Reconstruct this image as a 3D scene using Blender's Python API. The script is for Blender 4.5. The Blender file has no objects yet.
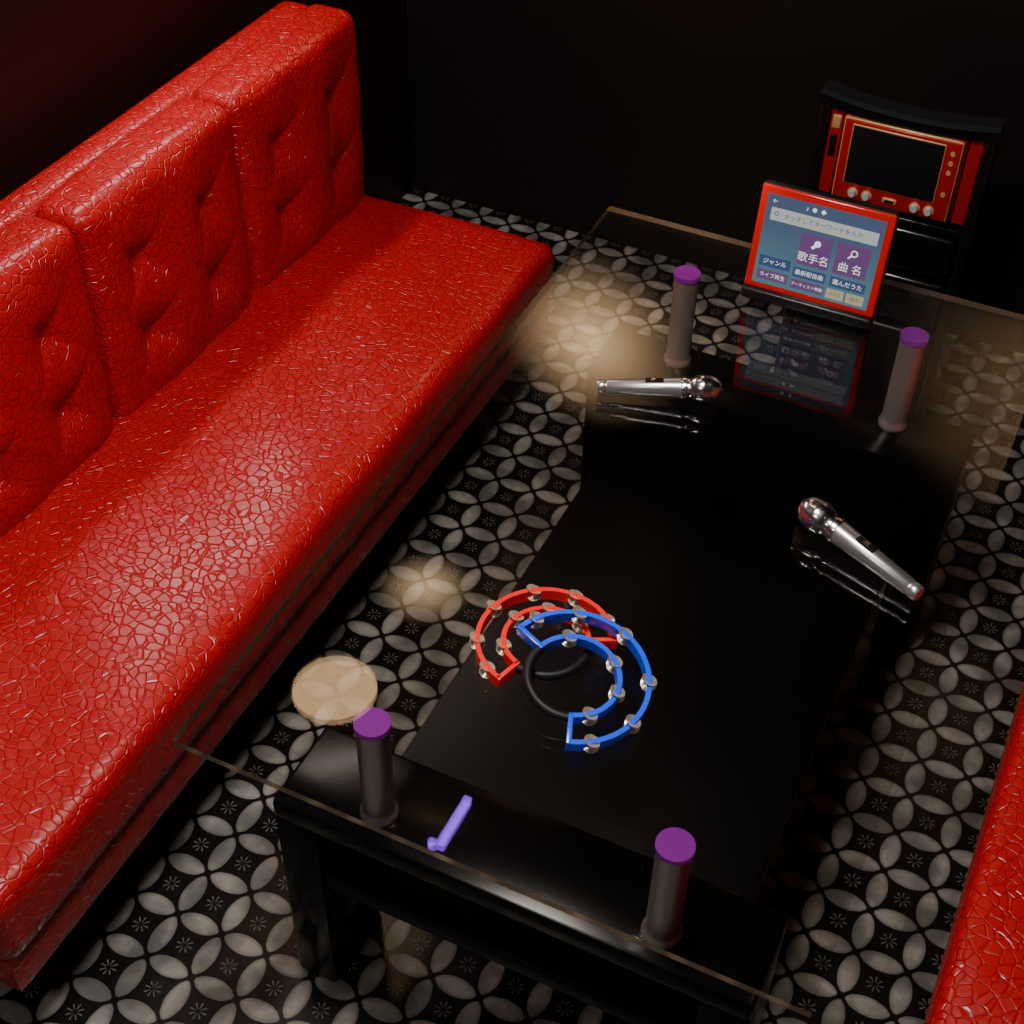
import bpy, bmesh, math
from mathutils import Vector, Matrix
# ---------------------------------------------------------------- helpers
def link(o,parent=None):
    bpy.context.scene.collection.objects.link(o)
    if parent: o.parent=parent
    return o
def empty(name,loc=(0,0,0),rot=(0,0,0)):
    e=bpy.data.objects.new(name,None); e.location=loc; e.rotation_euler=rot; e.empty_display_size=.1
    return link(e)
def meshobj(name,bm,mat,parent=None,loc=(0,0,0),rot=(0,0,0),smooth=True):
    me=bpy.data.meshes.new(name); bmesh.ops.recalc_face_normals(bm,faces=bm.faces[:]); bm.to_mesh(me); bm.free()
    for m in (mat if isinstance(mat,(list,tuple)) else [mat]): me.materials.append(m)
    if smooth:
        for p in me.polygons: p.use_smooth=True
        try: me.set_sharp_from_angle(angle=math.radians(40))
        except Exception: pass
    o=bpy.data.objects.new(name,me); o.location=loc; o.rotation_euler=rot
    return link(o,parent)
def box(name,lo,hi,mat,parent=None,bev=0.0,seg=3,loc=(0,0,0),rot=(0,0,0)):
    bm=bmesh.new(); bmesh.ops.create_cube(bm,size=1)
    c=[(a+b)/2 for a,b in zip(lo,hi)]; s=[b-a for a,b in zip(lo,hi)]
    for v in bm.verts: v.co=Vector((v.co.x*s[0]+c[0],v.co.y*s[1]+c[1],v.co.z*s[2]+c[2]))
    if bev>0: bmesh.ops.bevel(bm,geom=bm.edges[:],offset=bev,segments=seg,profile=.5,affect='EDGES')
    return meshobj(name,bm,mat,parent,loc,rot)
def gridbox(name,lo,hi,res_,r,mat,parent,fn=None):
    lo=Vector(lo);hi=Vector(hi);c=(lo+hi)/2;h=(hi-lo)/2
    n=[max(4,int(2*h[i]/res_)) for i in range(3)]
    bm=bmesh.new()
    for ax in range(3):
        a,b=(ax+1)%3,(ax+2)%3
        for sg in (-1,1):
            g=[]
            for i in range(n[a]+1):
                row=[]
                for j in range(n[b]+1):
                    p=Vector((0,0,0)); p[ax]=sg*h[ax]; p[a]=-h[a]+2*h[a]*i/n[a]; p[b]=-h[b]+2*h[b]*j/n[b]
                    row.append(bm.verts.new(p))
                g.append(row)
            for i in range(n[a]):
                for j in range(n[b]): bm.faces.new((g[i][j],g[i+1][j],g[i+1][j+1],g[i][j+1]))
    bmesh.ops.remove_doubles(bm,verts=bm.verts[:],dist=1e-5)
    for v in bm.verts:
        p=v.co.copy(); inn=Vector([max(-(h[i]-r),min(h[i]-r,p[i])) for i in range(3)])
        d=p-inn
        if d.length>r: p=inn+d.normalized()*r
        if fn: p=fn(p,h)
        v.co=p+c
    o=meshobj(name,bm,mat,parent)
    for p in o.data.polygons: p.use_smooth=True
    return o
def lathe(name,prof,mat,parent=None,seg=40,loc=(0,0,0),rot=(0,0,0),axis='Z'):
    bm=bmesh.new(); rings=[]
    for (t,r) in prof:
        if r<1e-6: rings.append([bm.verts.new((0,0,t) if axis=='Z' else (t,0,0))])
        else: rings.append([bm.verts.new((r*math.cos(2*math.pi*k/seg),r*math.sin(2*math.pi*k/seg),t) if axis=='Z' else (t,r*math.cos(2*math.pi*k/seg),r*math.sin(2*math.pi*k/seg))) for k in range(seg)])
    for A,B in zip(rings,rings[1:]):
        for k in range(seg):
            k2=(k+1)%seg
            if len(A)==1 and len(B)==1: continue
            if len(A)==1: bm.faces.new((A[0],B[k],B[k2]))
            elif len(B)==1: bm.faces.new((A[k],A[k2],B[0]))
            else: bm.faces.new((A[k],A[k2],B[k2],B[k]))
    return meshobj(name,bm,mat,parent,loc,rot)

# ---------------------------------------------------------------- materials
def mat(name,col=(.5,.5,.5),rough=.5,metal=0,coat=0,emis=None,es=0,spec=.5):
    m=bpy.data.materials.new(name); m.use_nodes=True; b=m.node_tree.nodes['Principled BSDF']
    b.inputs['Base Color'].default_value=(*col,1); b.inputs['Roughness'].default_value=rough; b.inputs['Metallic'].default_value=metal
    b.inputs['Coat Weight'].default_value=coat; b.inputs['Coat Roughness'].default_value=.05; b.inputs['Specular IOR Level'].default_value=spec
    if emis: b.inputs['Emission Color'].default_value=(*emis,1); b.inputs['Emission Strength'].default_value=es
    return m
class NT:
    def __init__(s,m): s.t=m.node_tree; s.n=s.t.nodes; s.l=s.t.links
    def put(s,sock,v):
        if hasattr(v,'links'): s.l.new(v,sock)
        else: sock.default_value=v
    def m(s,op,a,b=0.0,c=0.0):
        n=s.n.new('ShaderNodeMath'); n.operation=op
        s.put(n.inputs[0],a); s.put(n.inputs[1],b); s.put(n.inputs[2],c); return n.outputs[0]
    def step(s,x,e0,e1):
        n=s.n.new('ShaderNodeMapRange'); n.interpolation_type='SMOOTHSTEP'
        s.put(n.inputs[0],x); n.inputs[1].default_value=e0; n.inputs[2].default_value=e1; n.inputs[3].default_value=0; n.inputs[4].default_value=1
        return n.outputs[0]
    def mix(s,f,a,b):
        n=s.n.new('ShaderNodeMix'); n.data_type='RGBA'; s.put(n.inputs[0],f); s.put(n.inputs[6],a); s.put(n.inputs[7],b); return n.outputs[2]
    def noise(s,scale,vec=None,detail=2):
        n=s.n.new('ShaderNodeTexNoise'); n.inputs['Scale'].default_value=scale; n.inputs['Detail'].default_value=detail
        if vec: s.l.new(vec,n.inputs['Vector'])
        return n.outputs[0]
    def obj(s): return s.n.new('ShaderNodeTexCoord').outputs['Object']

def leather():
    m=mat("red_crackle_leather",(.6,.012,.006),.33,spec=.5); k=NT(m); b=k.n['Principled BSDF']; o=k.obj()
    ns=k.n.new('ShaderNodeTexNoise'); ns.inputs['Scale'].default_value=9; k.l.new(o,ns.inputs['Vector'])
    va=k.n.new('ShaderNodeVectorMath'); va.operation='MULTIPLY_ADD'; k.l.new(ns.outputs['Color'],va.inputs[0]); va.inputs[1].default_value=(.04,.04,.04); k.l.new(o,va.inputs[2])
    SC=54
    v=k.n.new('ShaderNodeTexVoronoi'); v.feature='DISTANCE_TO_EDGE'; v.inputs['Scale'].default_value=SC; k.l.new(va.outputs[0],v.inputs['Vector'])
    h=k.step(v.outputs['Distance'],.0,.10)
    v2=k.n.new('ShaderNodeTexVoronoi'); v2.inputs['Scale'].default_value=SC; k.l.new(va.outputs[0],v2.inputs['Vector'])
    sep=k.n.new('ShaderNodeSeparateColor'); k.l.new(v2.outputs['Color'],sep.inputs[0])
    col=k.mix(h,(.36,.005,.008,1),(.43,.005,.008,1)); col=k.mix(k.m('MULTIPLY',sep.outputs[0],.2),col,(.52,.012,.014,1))
    k.l.new(col,b.inputs['Base Color'])
    k.l.new(k.m('ADD',k.m('MULTIPLY',sep.outputs[1],.10),.25),b.inputs['Roughness'])
    bp=k.n.new('ShaderNodeBump'); bp.inputs['Distance'].default_value=.0015; bp.inputs['Strength'].default_value=.8
    k.l.new(k.m('ADD',h,k.m('MULTIPLY',k.noise(60,o),.8)),bp.inputs['Height']); k.l.new(bp.outputs[0],b.inputs['Normal'])
    return m
def floor_mat():
    m=mat("petal_tile",rough=.3); k=NT(m); b=k.n['Principled BSDF']; o=k.obj()
    s=k.n.new('ShaderNodeSeparateXYZ'); k.l.new(o,s.inputs[0]); S=1/.093
    u=k.m('SUBTRACT',k.m('FRACT',k.m('MULTIPLY_ADD',s.outputs[0],S,100.)),.5); v=k.m('SUBTRACT',k.m('FRACT',k.m('MULTIPLY_ADD',s.outputs[1],S,100.)),.5)
    a=k.m('ABSOLUTE',u); c=k.m('ABSOLUTE',v); mx=k.m('MAXIMUM',a,c); mn=k.m('MINIMUM',a,c)
    im=k.m('SUBTRACT',1.0,mx); d=k.m('SQRT',k.m('ADD',k.m('MULTIPLY',im,im),k.m('MULTIPLY',mn,mn)))
    pet=k.m('SUBTRACT',1.0,k.step(d,.690,.704))
    ia=k.m('SUBTRACT',.5,a); ic=k.m('SUBTRACT',.5,c); cr=k.m('SQRT',k.m('ADD',k.m('MULTIPLY',ia,ia),k.m('MULTIPLY',ic,ic)))
    pet=k.m('MULTIPLY',pet,k.step(cr,.075,.095))
    pet=k.m('MULTIPLY',pet,k.step(k.m('SUBTRACT',mx,mn),.045,.06))
    r=k.m('SQRT',k.m('ADD',k.m('MULTIPLY',u,u),k.m('MULTIPLY',v,v))); th=k.m('ARCTAN2',v,u)
    c4=k.m('POWER',k.m('ABSOLUTE',k.m('COSINE',k.m('MULTIPLY',th,4.0))),10.0)
    star=k.m('MULTIPLY',k.m('MULTIPLY',k.step(c4,.3,.7),k.step(r,.035,.055)),k.m('SUBTRACT',1.0,k.step(r,.15,.175)))
    n1=k.noise(11,o,5); pc=k.mix(k.step(n1,.34,.66),(.12,.117,.113,1),(.35,.335,.31,1))
    rim=k.step(d,.60,.69); pc=k.mix(k.m('MULTIPLY',rim,.45),pc,(.08,.076,.072,1))
    col=k.mix(pet,(.007,.0068,.0066,1),pc); col=k.mix(k.m('MULTIPLY',star,.7),col,(.20,.19,.18,1))
    k.l.new(col,b.inputs['Base Color']); k.l.new(k.m('MULTIPLY_ADD',n1,.25,.13),b.inputs['Roughness'])
    bp=k.n.new('ShaderNodeBump'); bp.inputs['Distance'].default_value=.001; k.l.new(pet,bp.inputs['Height']); k.l.new(bp.outputs[0],b.inputs['Normal'])
    return m
def glass_mat():
    m=bpy.data.materials.new("clear_table_glass"); m.use_nodes=True; k=NT(m); n=k.n; l=k.l; n.clear()
    o=n.new('ShaderNodeOutputMaterial'); t=n.new('ShaderNodeBsdfTransparent'); t.inputs[0].default_value=(.92,.905,.88,1)
    g=n.new('ShaderNodeBsdfGlossy'); g.inputs['Roughness'].default_value=.015; g.inputs[0].default_value=(1,1,1,1)
    ge=n.new('ShaderNodeNewGeometry'); dt=n.new('ShaderNodeVectorMath'); dt.operation='DOT_PRODUCT'; l.new(ge.outputs['Incoming'],dt.inputs[0]); l.new(ge.outputs['Normal'],dt.inputs[1])
    f=k.m('MULTIPLY_ADD',k.m('POWER',k.m('SUBTRACT',1.0,k.m('ABSOLUTE',dt.outputs['Value'])),5.0),.85,.04)
    x=n.new('ShaderNodeMixShader')
    l.new(f,x.inputs[0]); l.new(t.outputs[0],x.inputs[1]); l.new(g.outputs[0],x.inputs[2]); l.new(x.outputs[0],o.inputs[0]); return m
def wall_mat(name,c1,c2,rough=.35):
    m=mat(name,rough=rough,spec=.4); k=NT(m); k.l.new(k.mix(k.noise(3,k.obj()),(*c1,1),(*c2,1)),k.n['Principled BSDF'].inputs['Base Color']); return m
L=leather(); FM=floor_mat(); G=glass_mat()
BLK=mat("black_gloss_lacquer",(.0025,.0025,.003),.22,spec=.2); SHELF=mat("black_shelf_satin",(.0015,.0015,.002),.40,spec=.18); BLKS=mat("black_satin",(.006,.006,.007),.35)
EDGE=mat("glass_edge_bronze",(.62,.47,.34),.12,metal=.85)
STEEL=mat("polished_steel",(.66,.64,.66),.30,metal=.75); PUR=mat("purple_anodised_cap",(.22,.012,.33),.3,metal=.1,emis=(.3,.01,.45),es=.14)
SIL=mat("mic_silver",(.60,.59,.62),.28,metal=.9); CHR=mat("chrome",(.8,.78,.82),.2,metal=1)
KNOB=mat("pearl_knob",(.6,.62,.7),.3,metal=.2)
JING=mat("jingle_brass_nickel",(.95,.82,.64),.25,metal=.8)
BLUE=mat("blue_plastic",(.006,.085,.95),.25,coat=.4); REDP=mat("red_plastic",(.85,.014,.01),.25,coat=.4); GRIP=mat("black_grip",(.003,.003,.004),.5,spec=.3)
GOLD=mat("gold_trim",(.8,.48,.18),.35,metal=.35)
REDM=mat("red_metal_panel",(.40,.009,.007),.3,coat=.4)

# ---------------------------------------------------------------- room
XL,XR,YB,YF,ZC=-1.93,.92,3.4,-1.2,2.5
box("floor",(XL,YF,-.05),(XR,YB,0),FM)
WR=wall_mat("dark_maroon_lacquer",(.012,.003,.002),(.020,.004,.003),.45); WB=wall_mat("black_brown_wallpaper",(.005,.0035,.0032),(.009,.0052,.004),.5)
box("wall_left",(XL-.06,YF-.06,-.05),(XL,YB+.06,ZC),WR); box("wall_back",(XL,YB,-.05),(XR,YB+.06,ZC),WB)
box("wall_right",(XR,YF-.06,-.05),(XR+.06,YB+.06,ZC),WR); box("wall_front",(XL,YF-.06,-.05),(XR,YF,ZC),WB)
box("ceiling",(XL-.06,YF-.06,ZC),(XR+.06,YB+.06,ZC+.06),WB)

# ---------------------------------------------------------------- sofas
SL=1.98
def build_sofa(loc,rotz):
    e=empty("sofa",loc,(0,0,rotz))   # local: front at x=0, depth toward -x, length along y
    def seat_fn(p,h):
        if p.z>h.z*.3:
            p.z+= .006*math.sin(p.y*5+1)*math.sin(p.x*6+.5)+.004*math.sin(p.y*13+p.x*9)
            p.z+= .012*(1-(p.x/h.x)**4)*(1-(p.y/h.y)**8)-.006
        return p
    gridbox("seat_cushion",(-.66,0,.29),(0.004,SL+.005,.455),.02,.03,L,e,seat_fn)
    gridbox("seat_base",(-.66,.005,.205),(-.006,SL-.005,.297),.03,.012,L,e)
    box("plinth",(-.62,.08,0),(-.16,SL-.08,.21),BLKS,e,.005)
    gridbox("back_frame",(-.70,0,.30),(-.61,SL,.905),.03,.03,L,e)
    w=SL/4
    for i in range(4):
        btn=[(-.24,.19),(.24,.19),(-.24,-.15),(.24,-.15)]
        def fn(p,h,btn=btn):
            if p.x>0:
                a=p.y/h.y; b=p.z/h.z
                bulge=.036*max(0,1-abs(a)**2.5)*max(0,1-abs(b)**4)
                d=0
                for (by,bz) in btn:
                    dy=p.y-by*2*h.y*.92; dz=p.z-bz*2*h.z; rr=math.hypot(dy,dz)
                    d+=.010*math.exp(-(rr/.022)**2)+.026*math.exp(-(rr/.060)**2)
                    d+=.009*math.exp(-((abs(dy)-abs(dz))/.012)**2)*math.exp(-(rr/.085)**2)*min(1,rr/.02)
                p.x+=bulge-d+.003*math.sin(p.y*31+p.z*17)*math.sin(p.z*27)
            if p.z>h.z*.7: p.z+=.012*math.cos(p.y/h.y*1.4)
            return p
        gridbox("back_cushion_%d"%(i+1),(-.62,i*w+.002,.41),(-.503,(i+1)*w-.002,.91),.0080,.030,L,e,fn)
    return e
build_sofa((-1.142,.70,0),0)
build_sofa((.125,.70+SL,0),math.pi)

# ---------------------------------------------------------------- glass table
TC=(-.48,1.70); ZG=.72
T=empty("glass_coffee_table",(TC[0],TC[1],0))
def tb(name,x0,x1,y0,y1,z0,z1,m,bev=.004): return box(name,(x0-TC[0],y0-TC[1],z0),(x1-TC[0],y1-TC[1],z1),m,T,bev,2)
g=tb("glass_top",-.934,-.025,.925,2.468,ZG-.012,ZG,G,.0)
g.data.materials.append(EDGE)
for p in g.data.polygons:
    p.use_smooth=False
    if abs(p.normal.z)<.5: p.material_index=1
for nm,y0,y1 in (("near",1.027,1.19),("far",2.22,2.383)):
    tb("cross_bar_"+nm,-.867,-.10,y0,y1,.449,.494,BLK,.008)
    for sd,x0,x1 in (("left",-.867,-.790),("right",-.177,-.10)): tb("leg_%s_%s"%(nm,sd),x0,x1,y0,y1,0,.455,BLK,.01)
tb("lower_shelf",-.795,-.17,1.034,2.376,.295,.335,SHELF,.006)
for i,(x,y) in enumerate(((-.709,1.081),(-.709,2.329),(-.255,1.081),(-.255,2.329))):
    z0=.494
    lathe("post_%d"%(i+1),[(z0,0),(z0,.029),(z0+.006,.029),(z0+.01,.026),(z0+.02,.0245),(.70,.0245),(.70,0)],STEEL,T,loc=(x-TC[0],y-TC[1],0))
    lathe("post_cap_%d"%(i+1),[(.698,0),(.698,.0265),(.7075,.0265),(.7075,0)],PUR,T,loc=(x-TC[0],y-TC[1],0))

# ---------------------------------------------------------------- microphones
def mic(tail,head):
    t=Vector(tail);h=Vector(head); a=math.atan2(h.y-t.y,h.x-t.x); S=(h-t).length/.222
    e=empty("microphone",(t.x,t.y,ZG+.001+.0127*S),(0,-math.atan(.012/.19),a)); e.scale=(S,S,S)
    lathe("body",[(0,0),(0,.0105),(.003,.012),(.012,.0125),(.014,.0115),(.017,.0115),(.019,.0129),(.13,.0172),(.15,.0182),(.15,0)],SIL,e,axis='X')
    lathe("collar",[(.149,.0),(.149,.0190),(.152,.0199),(.158,.0199),(.160,.0175),(.166,.0175),(.172,.021),(.175,0)],CHR,e,axis='X')
    ball=[(.170,0),(.170,.019),(.176,.0232)]
    ball+=[(.184,.0243),(.187,.0250),(.191,.0250),(.194,.0240)]
    ball+=[(.196+.026*math.sin(x),.0235*math.cos(x)) for x in [i*math.pi/2/10 for i in range(1,10)]]+[(.222,0)]
    lathe("grille",ball,CHR,e,axis='X')
    box("switch_plate",(.085,-.006,.0140),(.118,.006,.0172),GRIP,e,.001,2)
    box("switch",(.095,-.003,.0160),(.106,.003,.0187),CHR,e,.0008,2)
    return e
mic((-.7135,1.889),(-.5105,1.9636)); mic((-.0795,1.641),(-.298,1.739))

# ---------------------------------------------------------------- tambourines
def tamb(loc,rot,a0,a1,R,ri,m,jo,ji,H=.019):
    e=empty("tambourine",loc,rot)
    def band(name,r,s0,s1,mm,th=.0075,n=60,z0=0,z1=H):
        bm=bmesh.new(); rs=[]
        for i in range(n+1):
            a=math.radians(s0+(s1-s0)*i/n); c,s=math.cos(a),math.sin(a)
            rs.append([bm.verts.new(((r+dx)*c,(r+dx)*s,z)) for dx,z in ((-th/2,z0),(th/2,z0),(th/2,z1),(-th/2,z1))])
        for A,B in zip(rs,rs[1:]):
            for k in range(4): bm.faces.new((A[k],A[(k+1)%4],B[(k+1)%4],B[k]))
        bm.faces.new(rs[0]); bm.faces.new(rs[-1][::-1])
        return meshobj(name,bm,mm,e)
    band("outer_band",R,a0,a1,m); band("inner_band",ri,a0,a1,m)
    for i,a in enumerate((a0,a1)):
        box("end_plate_%d"%(i+1),(ri-.0035,-.0035,0),(R+.0035,.0035,H),m,e,.0008,2,rot=(0,0,math.radians(a)))
    bm=bmesh.new(); rs=[]
    for i in range(41):
        a=math.radians(a1+(360-(a1-a0))*i/40); w=.0075
        rs.append([bm.verts.new(((ri+w*math.cos(t))*math.cos(a),(ri+w*math.cos(t))*math.sin(a),H/2+w*math.sin(t))) for t in [2*math.pi*k/14 for k in range(14)]])
    for A,B in zip(rs,rs[1:]):
        for k in range(14): bm.faces.new((A[k],A[(k+1)%14],B[(k+1)%14],B[k]))
    bm.faces.new(rs[0]); bm.faces.new(rs[-1][::-1]); meshobj("grip",bm,GRIP,e)
    prof=[(-.0045,0),(-.0045,.004),(-.0035,.006),(-.0012,.0118),(-.0006,.0118),(-.0025,.006),(-.0033,.003),(-.0033,0)]
    n=0
    for r,js in ((R,jo),(ri,ji)):
        for a in js:
            n+=1; c,s=math.cos(math.radians(a))*r,math.sin(math.radians(a))*r
            lathe("jingle_%da"%n,[(-z,q_) for z,q_ in prof],JING,e,20,(c,s,H/2-.002),(.25,.15,0))
            lathe("jingle_%db"%n,prof,JING,e,20,(c,s,H/2+.011),(-.3,.2,0))
            lathe("pin_%d"%n,[(0,0),(0,.0012),(H-.001,.0012),(H-.001,0)],CHR,e,8,(c,s,.0005))
    return e
tamb((-.545,1.305,ZG+.0005),(0,0,0),26,253,.1,.062,REDP,(50,88,125,165,205,238),(60,110,160,215))
ang=math.radians(9.5); ax=Vector((math.cos(math.radians(56)),math.sin(math.radians(56)),0))
Q=Matrix.Rotation(ang,3,ax).to_euler()
tamb((-.478,1.248,ZG+.110*math.sin(ang)+.001),tuple(Q),-69,161,.107,.065,BLUE,(-52,-15,25,70,110,145),(-45,5,50,120))

# ---------------------------------------------------------------- tablet
def em(name,c,s=1.0):
    m=mat(name,(.01,.01,.01),.5,emis=c,es=s,spec=.1); return m
tw,th_=.254,.222
TILT=math.radians(90-9)
TB=empty("karaoke_tablet",(-.459,2.293,ZG+.001),(TILT,0,0))
box("casing",(-tw/2,.006,-.020),(tw/2,th_+.006,.002),BLKS,TB,.008)
box("stand_foot",(-tw/2,-.014,.0),(tw/2,.065,.024),BLKS,TB,.006,rot=(-TILT,0,0))
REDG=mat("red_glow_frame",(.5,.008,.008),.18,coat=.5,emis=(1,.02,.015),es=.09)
box("bezel",(-tw/2+.002,.022,-.004),(tw/2-.002,th_+.003,.006),REDG,TB,.004)
sm=mat("tablet_screen",(.01,.01,.01),.5,spec=.1); k=NT(sm); b=k.n['Principled BSDF']; s=k.n.new('ShaderNodeSeparateXYZ'); k.l.new(k.obj(),s.inputs[0])
k.l.new(k.mix(k.step(k.m('ADD',s.outputs[1],k.m('MULTIPLY',k.noise(25,k.obj()),.06)),.08,.22),(.10,.22,.28,1),(.085,.12,.22,1)),b.inputs['Emission Color']); b.inputs['Emission Strength'].default_value=.75
IN=.016; Z0=.0062
box("screen",(-tw/2+IN,.034,.003),(tw/2-IN,th_-.011,Z0),sm,TB)
WH=em("ui_white",(.62,.66,.64),.7); PU=em("ui_purple",(.17,.07,.22),.75); BL=em("ui_blue",(.045,.09,.22),.75); YE=em("ui_cream",(.55,.47,.28),.75); TW=em("ui_text",(1,1,1),1.0); TG=em("ui_text_grey",(.1,.12,.15),.5)
SW=tw-2*IN;SH=th_-.045;YB0=.034
def ui(n,u0,v0,u1,v1,m):
    return box(n,(-SW/2+u0*SW,YB0+v0*SH,Z0-.0005),(-SW/2+u1*SW,YB0+v1*SH,Z0+.0007),m,TB,.0004,1)
def txt(n,s,u,v,size,m):
    c=bpy.data.curves.new(n,'FONT'); c.body=s; c.size=size; c.align_x='CENTER'; c.align_y='CENTER'; c.materials.append(m)
    o=bpy.data.objects.new(n,c); o.location=(-SW/2+u*SW,YB0+v*SH,Z0+.0012); link(o,TB); return o
ZI=Z0+.0008
ui("search_bar",.05,.72,.96,.86,WH); txt("search_text","タッチしてキーワードを入力",.50,.79,.0115,TG); txt("status_icons","♪  ●  ◆",.42,.93,.011,TW); txt("back_arrow","←",.07,.93,.012,TW)
lathe("search_icon",[(0,.0028),(.0006,.0030),(.0006,.0040),(0,.0042)],TG,TB,20,(-SW/2+.10*SW,YB0+.80*SH,ZI))
ui("button_singer",.34,.32,.61,.67,PU); txt("t1","歌手名",.475,.405,.020,TW); ui("button_song",.65,.32,.93,.67,PU); txt("t2","曲 名",.79,.405,.020,TW)
def icon_mic(u,v):
    cx,cy=-SW/2+u*SW,YB0+v*SH
    lathe("icon_head",[(0,0),(.0008,0),(.0008,.0062),(0,.0062)],TW,TB,24,(cx+.004,cy+.004,ZI))
    box("icon_handle",(-.014,-.0028,0),(-.003,.0028,.0008),TW,TB,.0003,1,(cx+.004,cy+.004,ZI),(0,0,math.radians(48)))
icon_mic(.47,.56)
lathe("icon_lens",[(0,.0046),(.0008,.0046),(.0008,.0066),(0,.0066)],TW,TB,24,(-SW/2+.80*SW,YB0+.58*SH,ZI)); box("icon_lens_handle",(-.015,-.0015,0),(-.006,.0015,.0008),TW,TB,.0003,1,(-SW/2+.80*SW,YB0+.58*SH,ZI),(0,0,math.radians(48)))
ui("button_genre",.03,.20,.30,.32,BL); txt("t3","ジャンル",.165,.26,.0115,TW)
ui("button_live",.03,.05,.30,.16,PU); txt("t4","ライブ再生",.165,.105,.010,TW)
ui("button_new",.33,.17,.61,.28,BL); txt("t5","最新配信曲",.47,.225,.011,TW)
ui("button_artist",.33,.04,.61,.14,PU); txt("t6","アーティスト情報",.47,.09,.0075,TW)
ui("button_sung",.65,.17,.95,.28,BL); txt("t7","選んだうた",.80,.225,.0115,TW)
ui("button_cream",.64,.03,.79,.14,YE); txt("t8","ガイド",.715,.085,.008,TG); ui("button_cream_b",.81,.03,.96,.14,YE); txt("t9","採点",.885,.085,.0085,TG)

# ---------------------------------------------------------------- karaoke machine in rack
K=empty("karaoke_machine",(-.452,3.0,.077),(0,0,0)); K.scale=(1.05,1.05,1.05)
def kb(n,x0,x1,z0,z1,y0,y1,m,bev=.004): return box(n,(x0+.504,y0,z0),(x1+.504,y1,z1),m,K,bev,3)
zb=-.0733
RAIL=mat("black_rack_lacquer",(.006,.006,.007),.2,coat=.2)
kb("left_upright",-.690,-.668,zb,.695,-.03,.03,RAIL,.006); kb("right_upright",-.340,-.318,zb,.695,-.03,.03,RAIL,.006)
bm=bmesh.new(); rows=[]
for i in range(25):
    x=-.187+.374*i/24; zc=.70-.018*(1-(x/.187)**2)
    rows.append([bm.verts.new((x,y,zc+dz)) for y,dz in ((-.034,-.018),(-.036,.004),(-.028,.012),(.016,.012),(.022,0),(.022,-.018))])
for A,B in zip(rows,rows[1:]):
    for j in range(6): bm.faces.new((A[j],A[(j+1)%6],B[(j+1)%6],B[j]))
bm.faces.new(rows[0]); bm.faces.new(rows[-1][::-1]); meshobj("top_rail",bm,RAIL,K)
kb("back_panel",-.67,-.338,zb,.69,.015,.028,BLKS); kb("shelf",-.67,-.338,.445,.46,-.03,.03,RAIL,.003)
kb("drawer_top",-.66,-.348,.33,.435,-.03,.02,RAIL,.014); kb("drawer_bottom",-.66,-.348,.20,.318,-.03,.02,RAIL,.014); kb("base",-.665,-.343,zb,.18,-.025,.02,BLKS,.01)
kb("side_plate_left",-.664,-.637,.47,.668,-.018,.02,REDM,.003); kb("side_plate_right",-.371,-.343,.47,.668,-.018,.02,REDM,.003)
kb("side_slot_left",-.657,-.643,.56,.61,-.022,0,GRIP,.002); kb("side_gold_left",-.659,-.641,.625,.655,-.021,0,GOLD,.002)
kb("monitor_body",-.634,-.374,.475,.672,-.036,.02,REDM,.014)
kb("monitor_gold_rim",-.629,-.379,.480,.667,-.040,-.034,GOLD,.003); kb("monitor_face",-.6265,-.3815,.4825,.6645,-.043,-.034,REDM,.003)
SCR=mat("off_screen",(.008,.008,.010),.3); kb("screen_rim",-.609,-.412,.520,.657,-.045,-.036,GOLD,.002); kb("screen",-.607,-.414,.522,.655,-.047,-.036,SCR,.002)
for i,x in enumerate((-.583,-.553,-.448,-.418)):
    lathe("knob_ring_%d"%i,[(0,0),(0,.0115),(.004,.0115),(.004,0)],GOLD,K,24,(x+.504,-.041,.501),(math.radians(90),0,0))
    lathe("knob_%d"%i,[(0,0),(0,.009),(.012,.007),(.012,0)],KNOB,K,24,(x+.504,-.043,.501),(math.radians(90),0,0))
kb("slot",-.518,-.488,.495,.507,-.047,-.036,GOLD,.002); kb("slot_in",-.513,-.493,.498,.504,-.049,-.036,GRIP,.001)
for i,z in enumerate((.640,.618,.596,.545)): lathe("button_%d"%i,[(0,0),(0,.0055),(.004,.005),(.004,0)],GOLD,K,16,(-.3965+.504,-.042,z),(math.radians(90),0,0))

# ---------------------------------------------------------------- lamps
def warm(n,c,s): return mat(n,(.8,.8,.8),.5,emis=c,es=s)
def painted_glow(n,c,s,R,p):   # painted glow: emission fades from the centre, standing in for lit ceiling and wall
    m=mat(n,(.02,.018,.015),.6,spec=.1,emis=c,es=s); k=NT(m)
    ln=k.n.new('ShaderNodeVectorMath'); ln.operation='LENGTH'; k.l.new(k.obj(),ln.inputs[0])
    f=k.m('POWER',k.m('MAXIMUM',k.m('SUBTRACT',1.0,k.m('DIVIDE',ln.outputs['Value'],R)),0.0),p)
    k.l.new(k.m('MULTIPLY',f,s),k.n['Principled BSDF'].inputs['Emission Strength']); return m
WL=warm("warm_lamp_diffuser",(1,.62,.32),7.5); PL=warm("purple_led",(.28,.08,1),20); WW=warm("soft_white_diffuser",(1,.9,.8),2)
def light(name,kind,loc,energy,col,parent,rot=(0,0,0),size=.1,spot=60,blend=1,sy=None):
    d=bpy.data.lights.new(name,kind); d.energy=energy; d.color=col
    if kind=='AREA':
        d.size=size
        if sy: d.shape='RECTANGLE'; d.size_y=sy
        else: d.shape='DISK'
    if kind=='SPOT': d.spot_size=math.radians(spot); d.spot_blend=blend; d.shadow_soft_size=size
    o=bpy.data.objects.new(name,d); o.location=loc; o.rotation_euler=rot; return link(o,parent)
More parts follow.
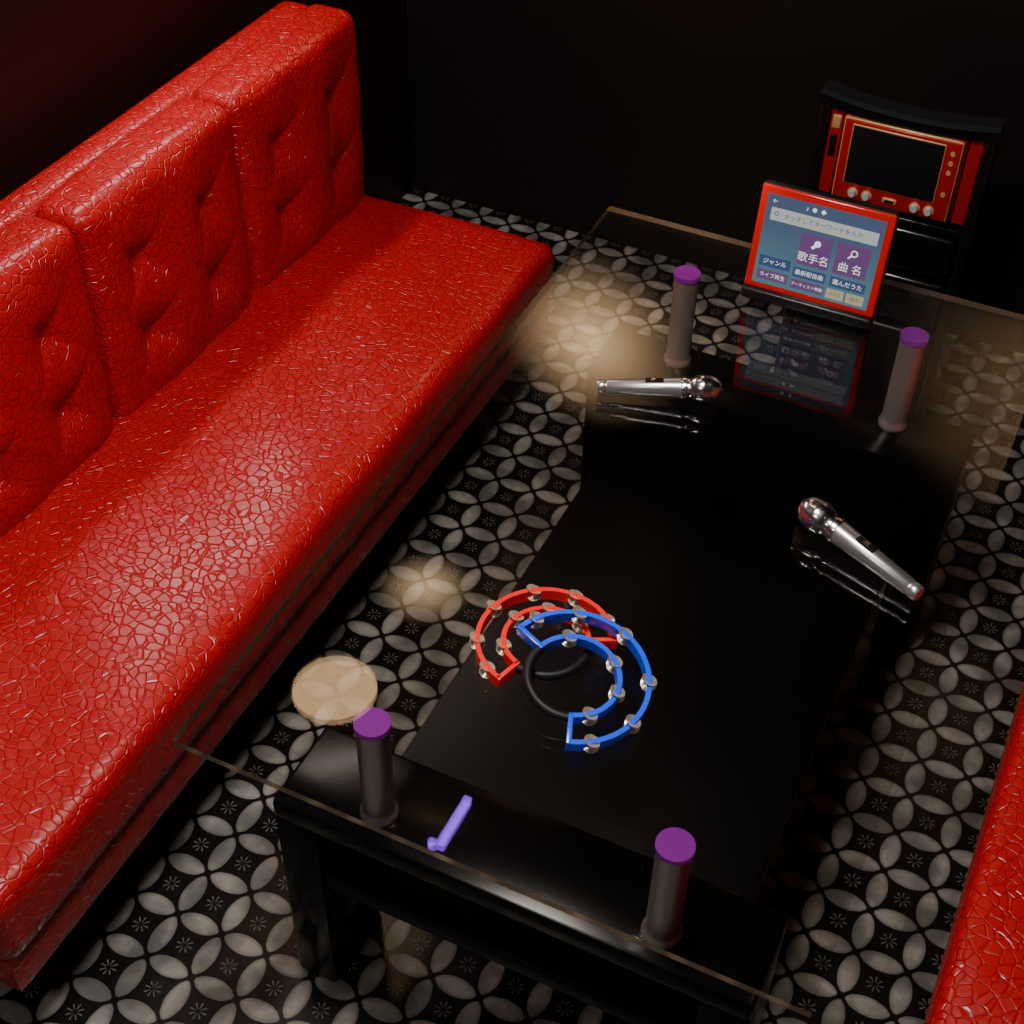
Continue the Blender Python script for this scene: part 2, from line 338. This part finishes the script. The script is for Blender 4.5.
def aim(frm,to): return tuple((Vector(to)-Vector(frm)).to_track_quat('-Z','Y').to_euler())
def downlight(loc,r,m,rot=(0,0,0),name="ceiling_lamp"):
    e=empty(name,loc,rot)
    lathe("housing",[(0,0),(0,r+.02),(-.012,r+.02),(-.018,r+.004),(-.018,r),(-.01,r),(-.01,0)],BLKS,e,48)
    lathe("diffuser",[(-.009,0),(-.009,r),(-.016,r*.96),(-.018,0)],m,e,48)
    return e
d1=downlight((-1.646,2.322,ZC),.128,WL)
main_fill=downlight((-.7,1.2,ZC),.25,WW); light("bulb","AREA",(0,0,-.03),38,(1,.93,.86),main_fill,size=.5)  # unseen ceiling panel added as overall fill light
rear_fill=downlight((-.9,-.3,ZC),.15,WW); light("bulb","AREA",(0,0,-.03),10,(1,.88,.78),rear_fill,size=.3)  # weaker fill light, added out of view behind the camera
d4=downlight((-.3,1.55,ZC),.05,WW); light("bulb","SPOT",(0,0,-.04),260,(1,.72,.42),d4,aim((-.3,1.55,2.46),(-.98,2.90,0)),.03,13)
d5=downlight((-.35,.9,ZC),.05,WW); light("bulb","SPOT",(0,0,-.04),110,(1,.78,.52),d5,aim((-.35,.9,2.46),(-1.06,1.927,0)),.02,5)
d6=downlight((.15,1.7,ZC),.05,WW); light("bulb","SPOT",(0,0,-.04),900,(1,.58,.26),d6,aim((.15,1.7,2.46),(-.05,3.4,1.62)),.03,24)
ceiling_glow=downlight((-1.60,2.81,ZC),.19,painted_glow("painted_glow_small",(1,.68,.38),7.5,.16,1.4))  # glow patch added on the ceiling for its mirror image in the glass
wall_glow=downlight((-1.31,YB,1.79),.34,painted_glow("painted_glow_large",(1,.64,.33),9,.34,1.8),(math.radians(-90),0,0),"added_wall_light")  # painted glow patch added on the back wall, mirrored in the tabletop
lt=empty("led_strip_lamp",(-1.105,2.05,ZC)); box("housing",(-.02,-.1,-.02),(.02,.1,0),BLKS,lt,.002); box("tube",(-.012,-.085,-.03),(.012,.09,-.018),PL,lt,.004); box("tube_end",(-.034,-.092,-.03),(-.011,-.074,-.0),PL,lt,.004)
sheen_strip=empty("added_wall_light",(XL,2.25,1.62)); box("housing",(0,-.5,-.05),(.05,.5,.05),BLKS,sheen_strip,.006); box("diffuser",(.03,-.48,-.056),(.048,.48,-.045),WW,sheen_strip,.002)  # strip added out of view to put a sheen on the seat
light("bulb","AREA",(.06,0,-.065),6.8,(1,.82,.78),sheen_strip,(0,math.radians(-35),0),size=.06,sy=.95)

w=bpy.data.worlds.new("World"); bpy.context.scene.world=w; w.use_nodes=True; w.node_tree.nodes['Background'].inputs[0].default_value=(.02,.018,.018,1)
# ---------------------------------------------------------------- camera
F=1455.0
R=[[.90114,.30721,-.30593],[.43328,-.61270,.66097],[.01566,-.72824,-.68516]]
cam=bpy.data.cameras.new("Camera"); co=bpy.data.objects.new("Camera",cam); link(co); cam.sensor_width=36; cam.lens=F/1024*36; cam.clip_start=.02
co.matrix_world=Matrix(((R[0][0],-R[0][1],-R[0][2],0),(R[1][0],-R[1][1],-R[1][2],0),(R[2][0],-R[2][1],-R[2][2],2.32),(0,0,0,1)))
bpy.context.scene.camera=co
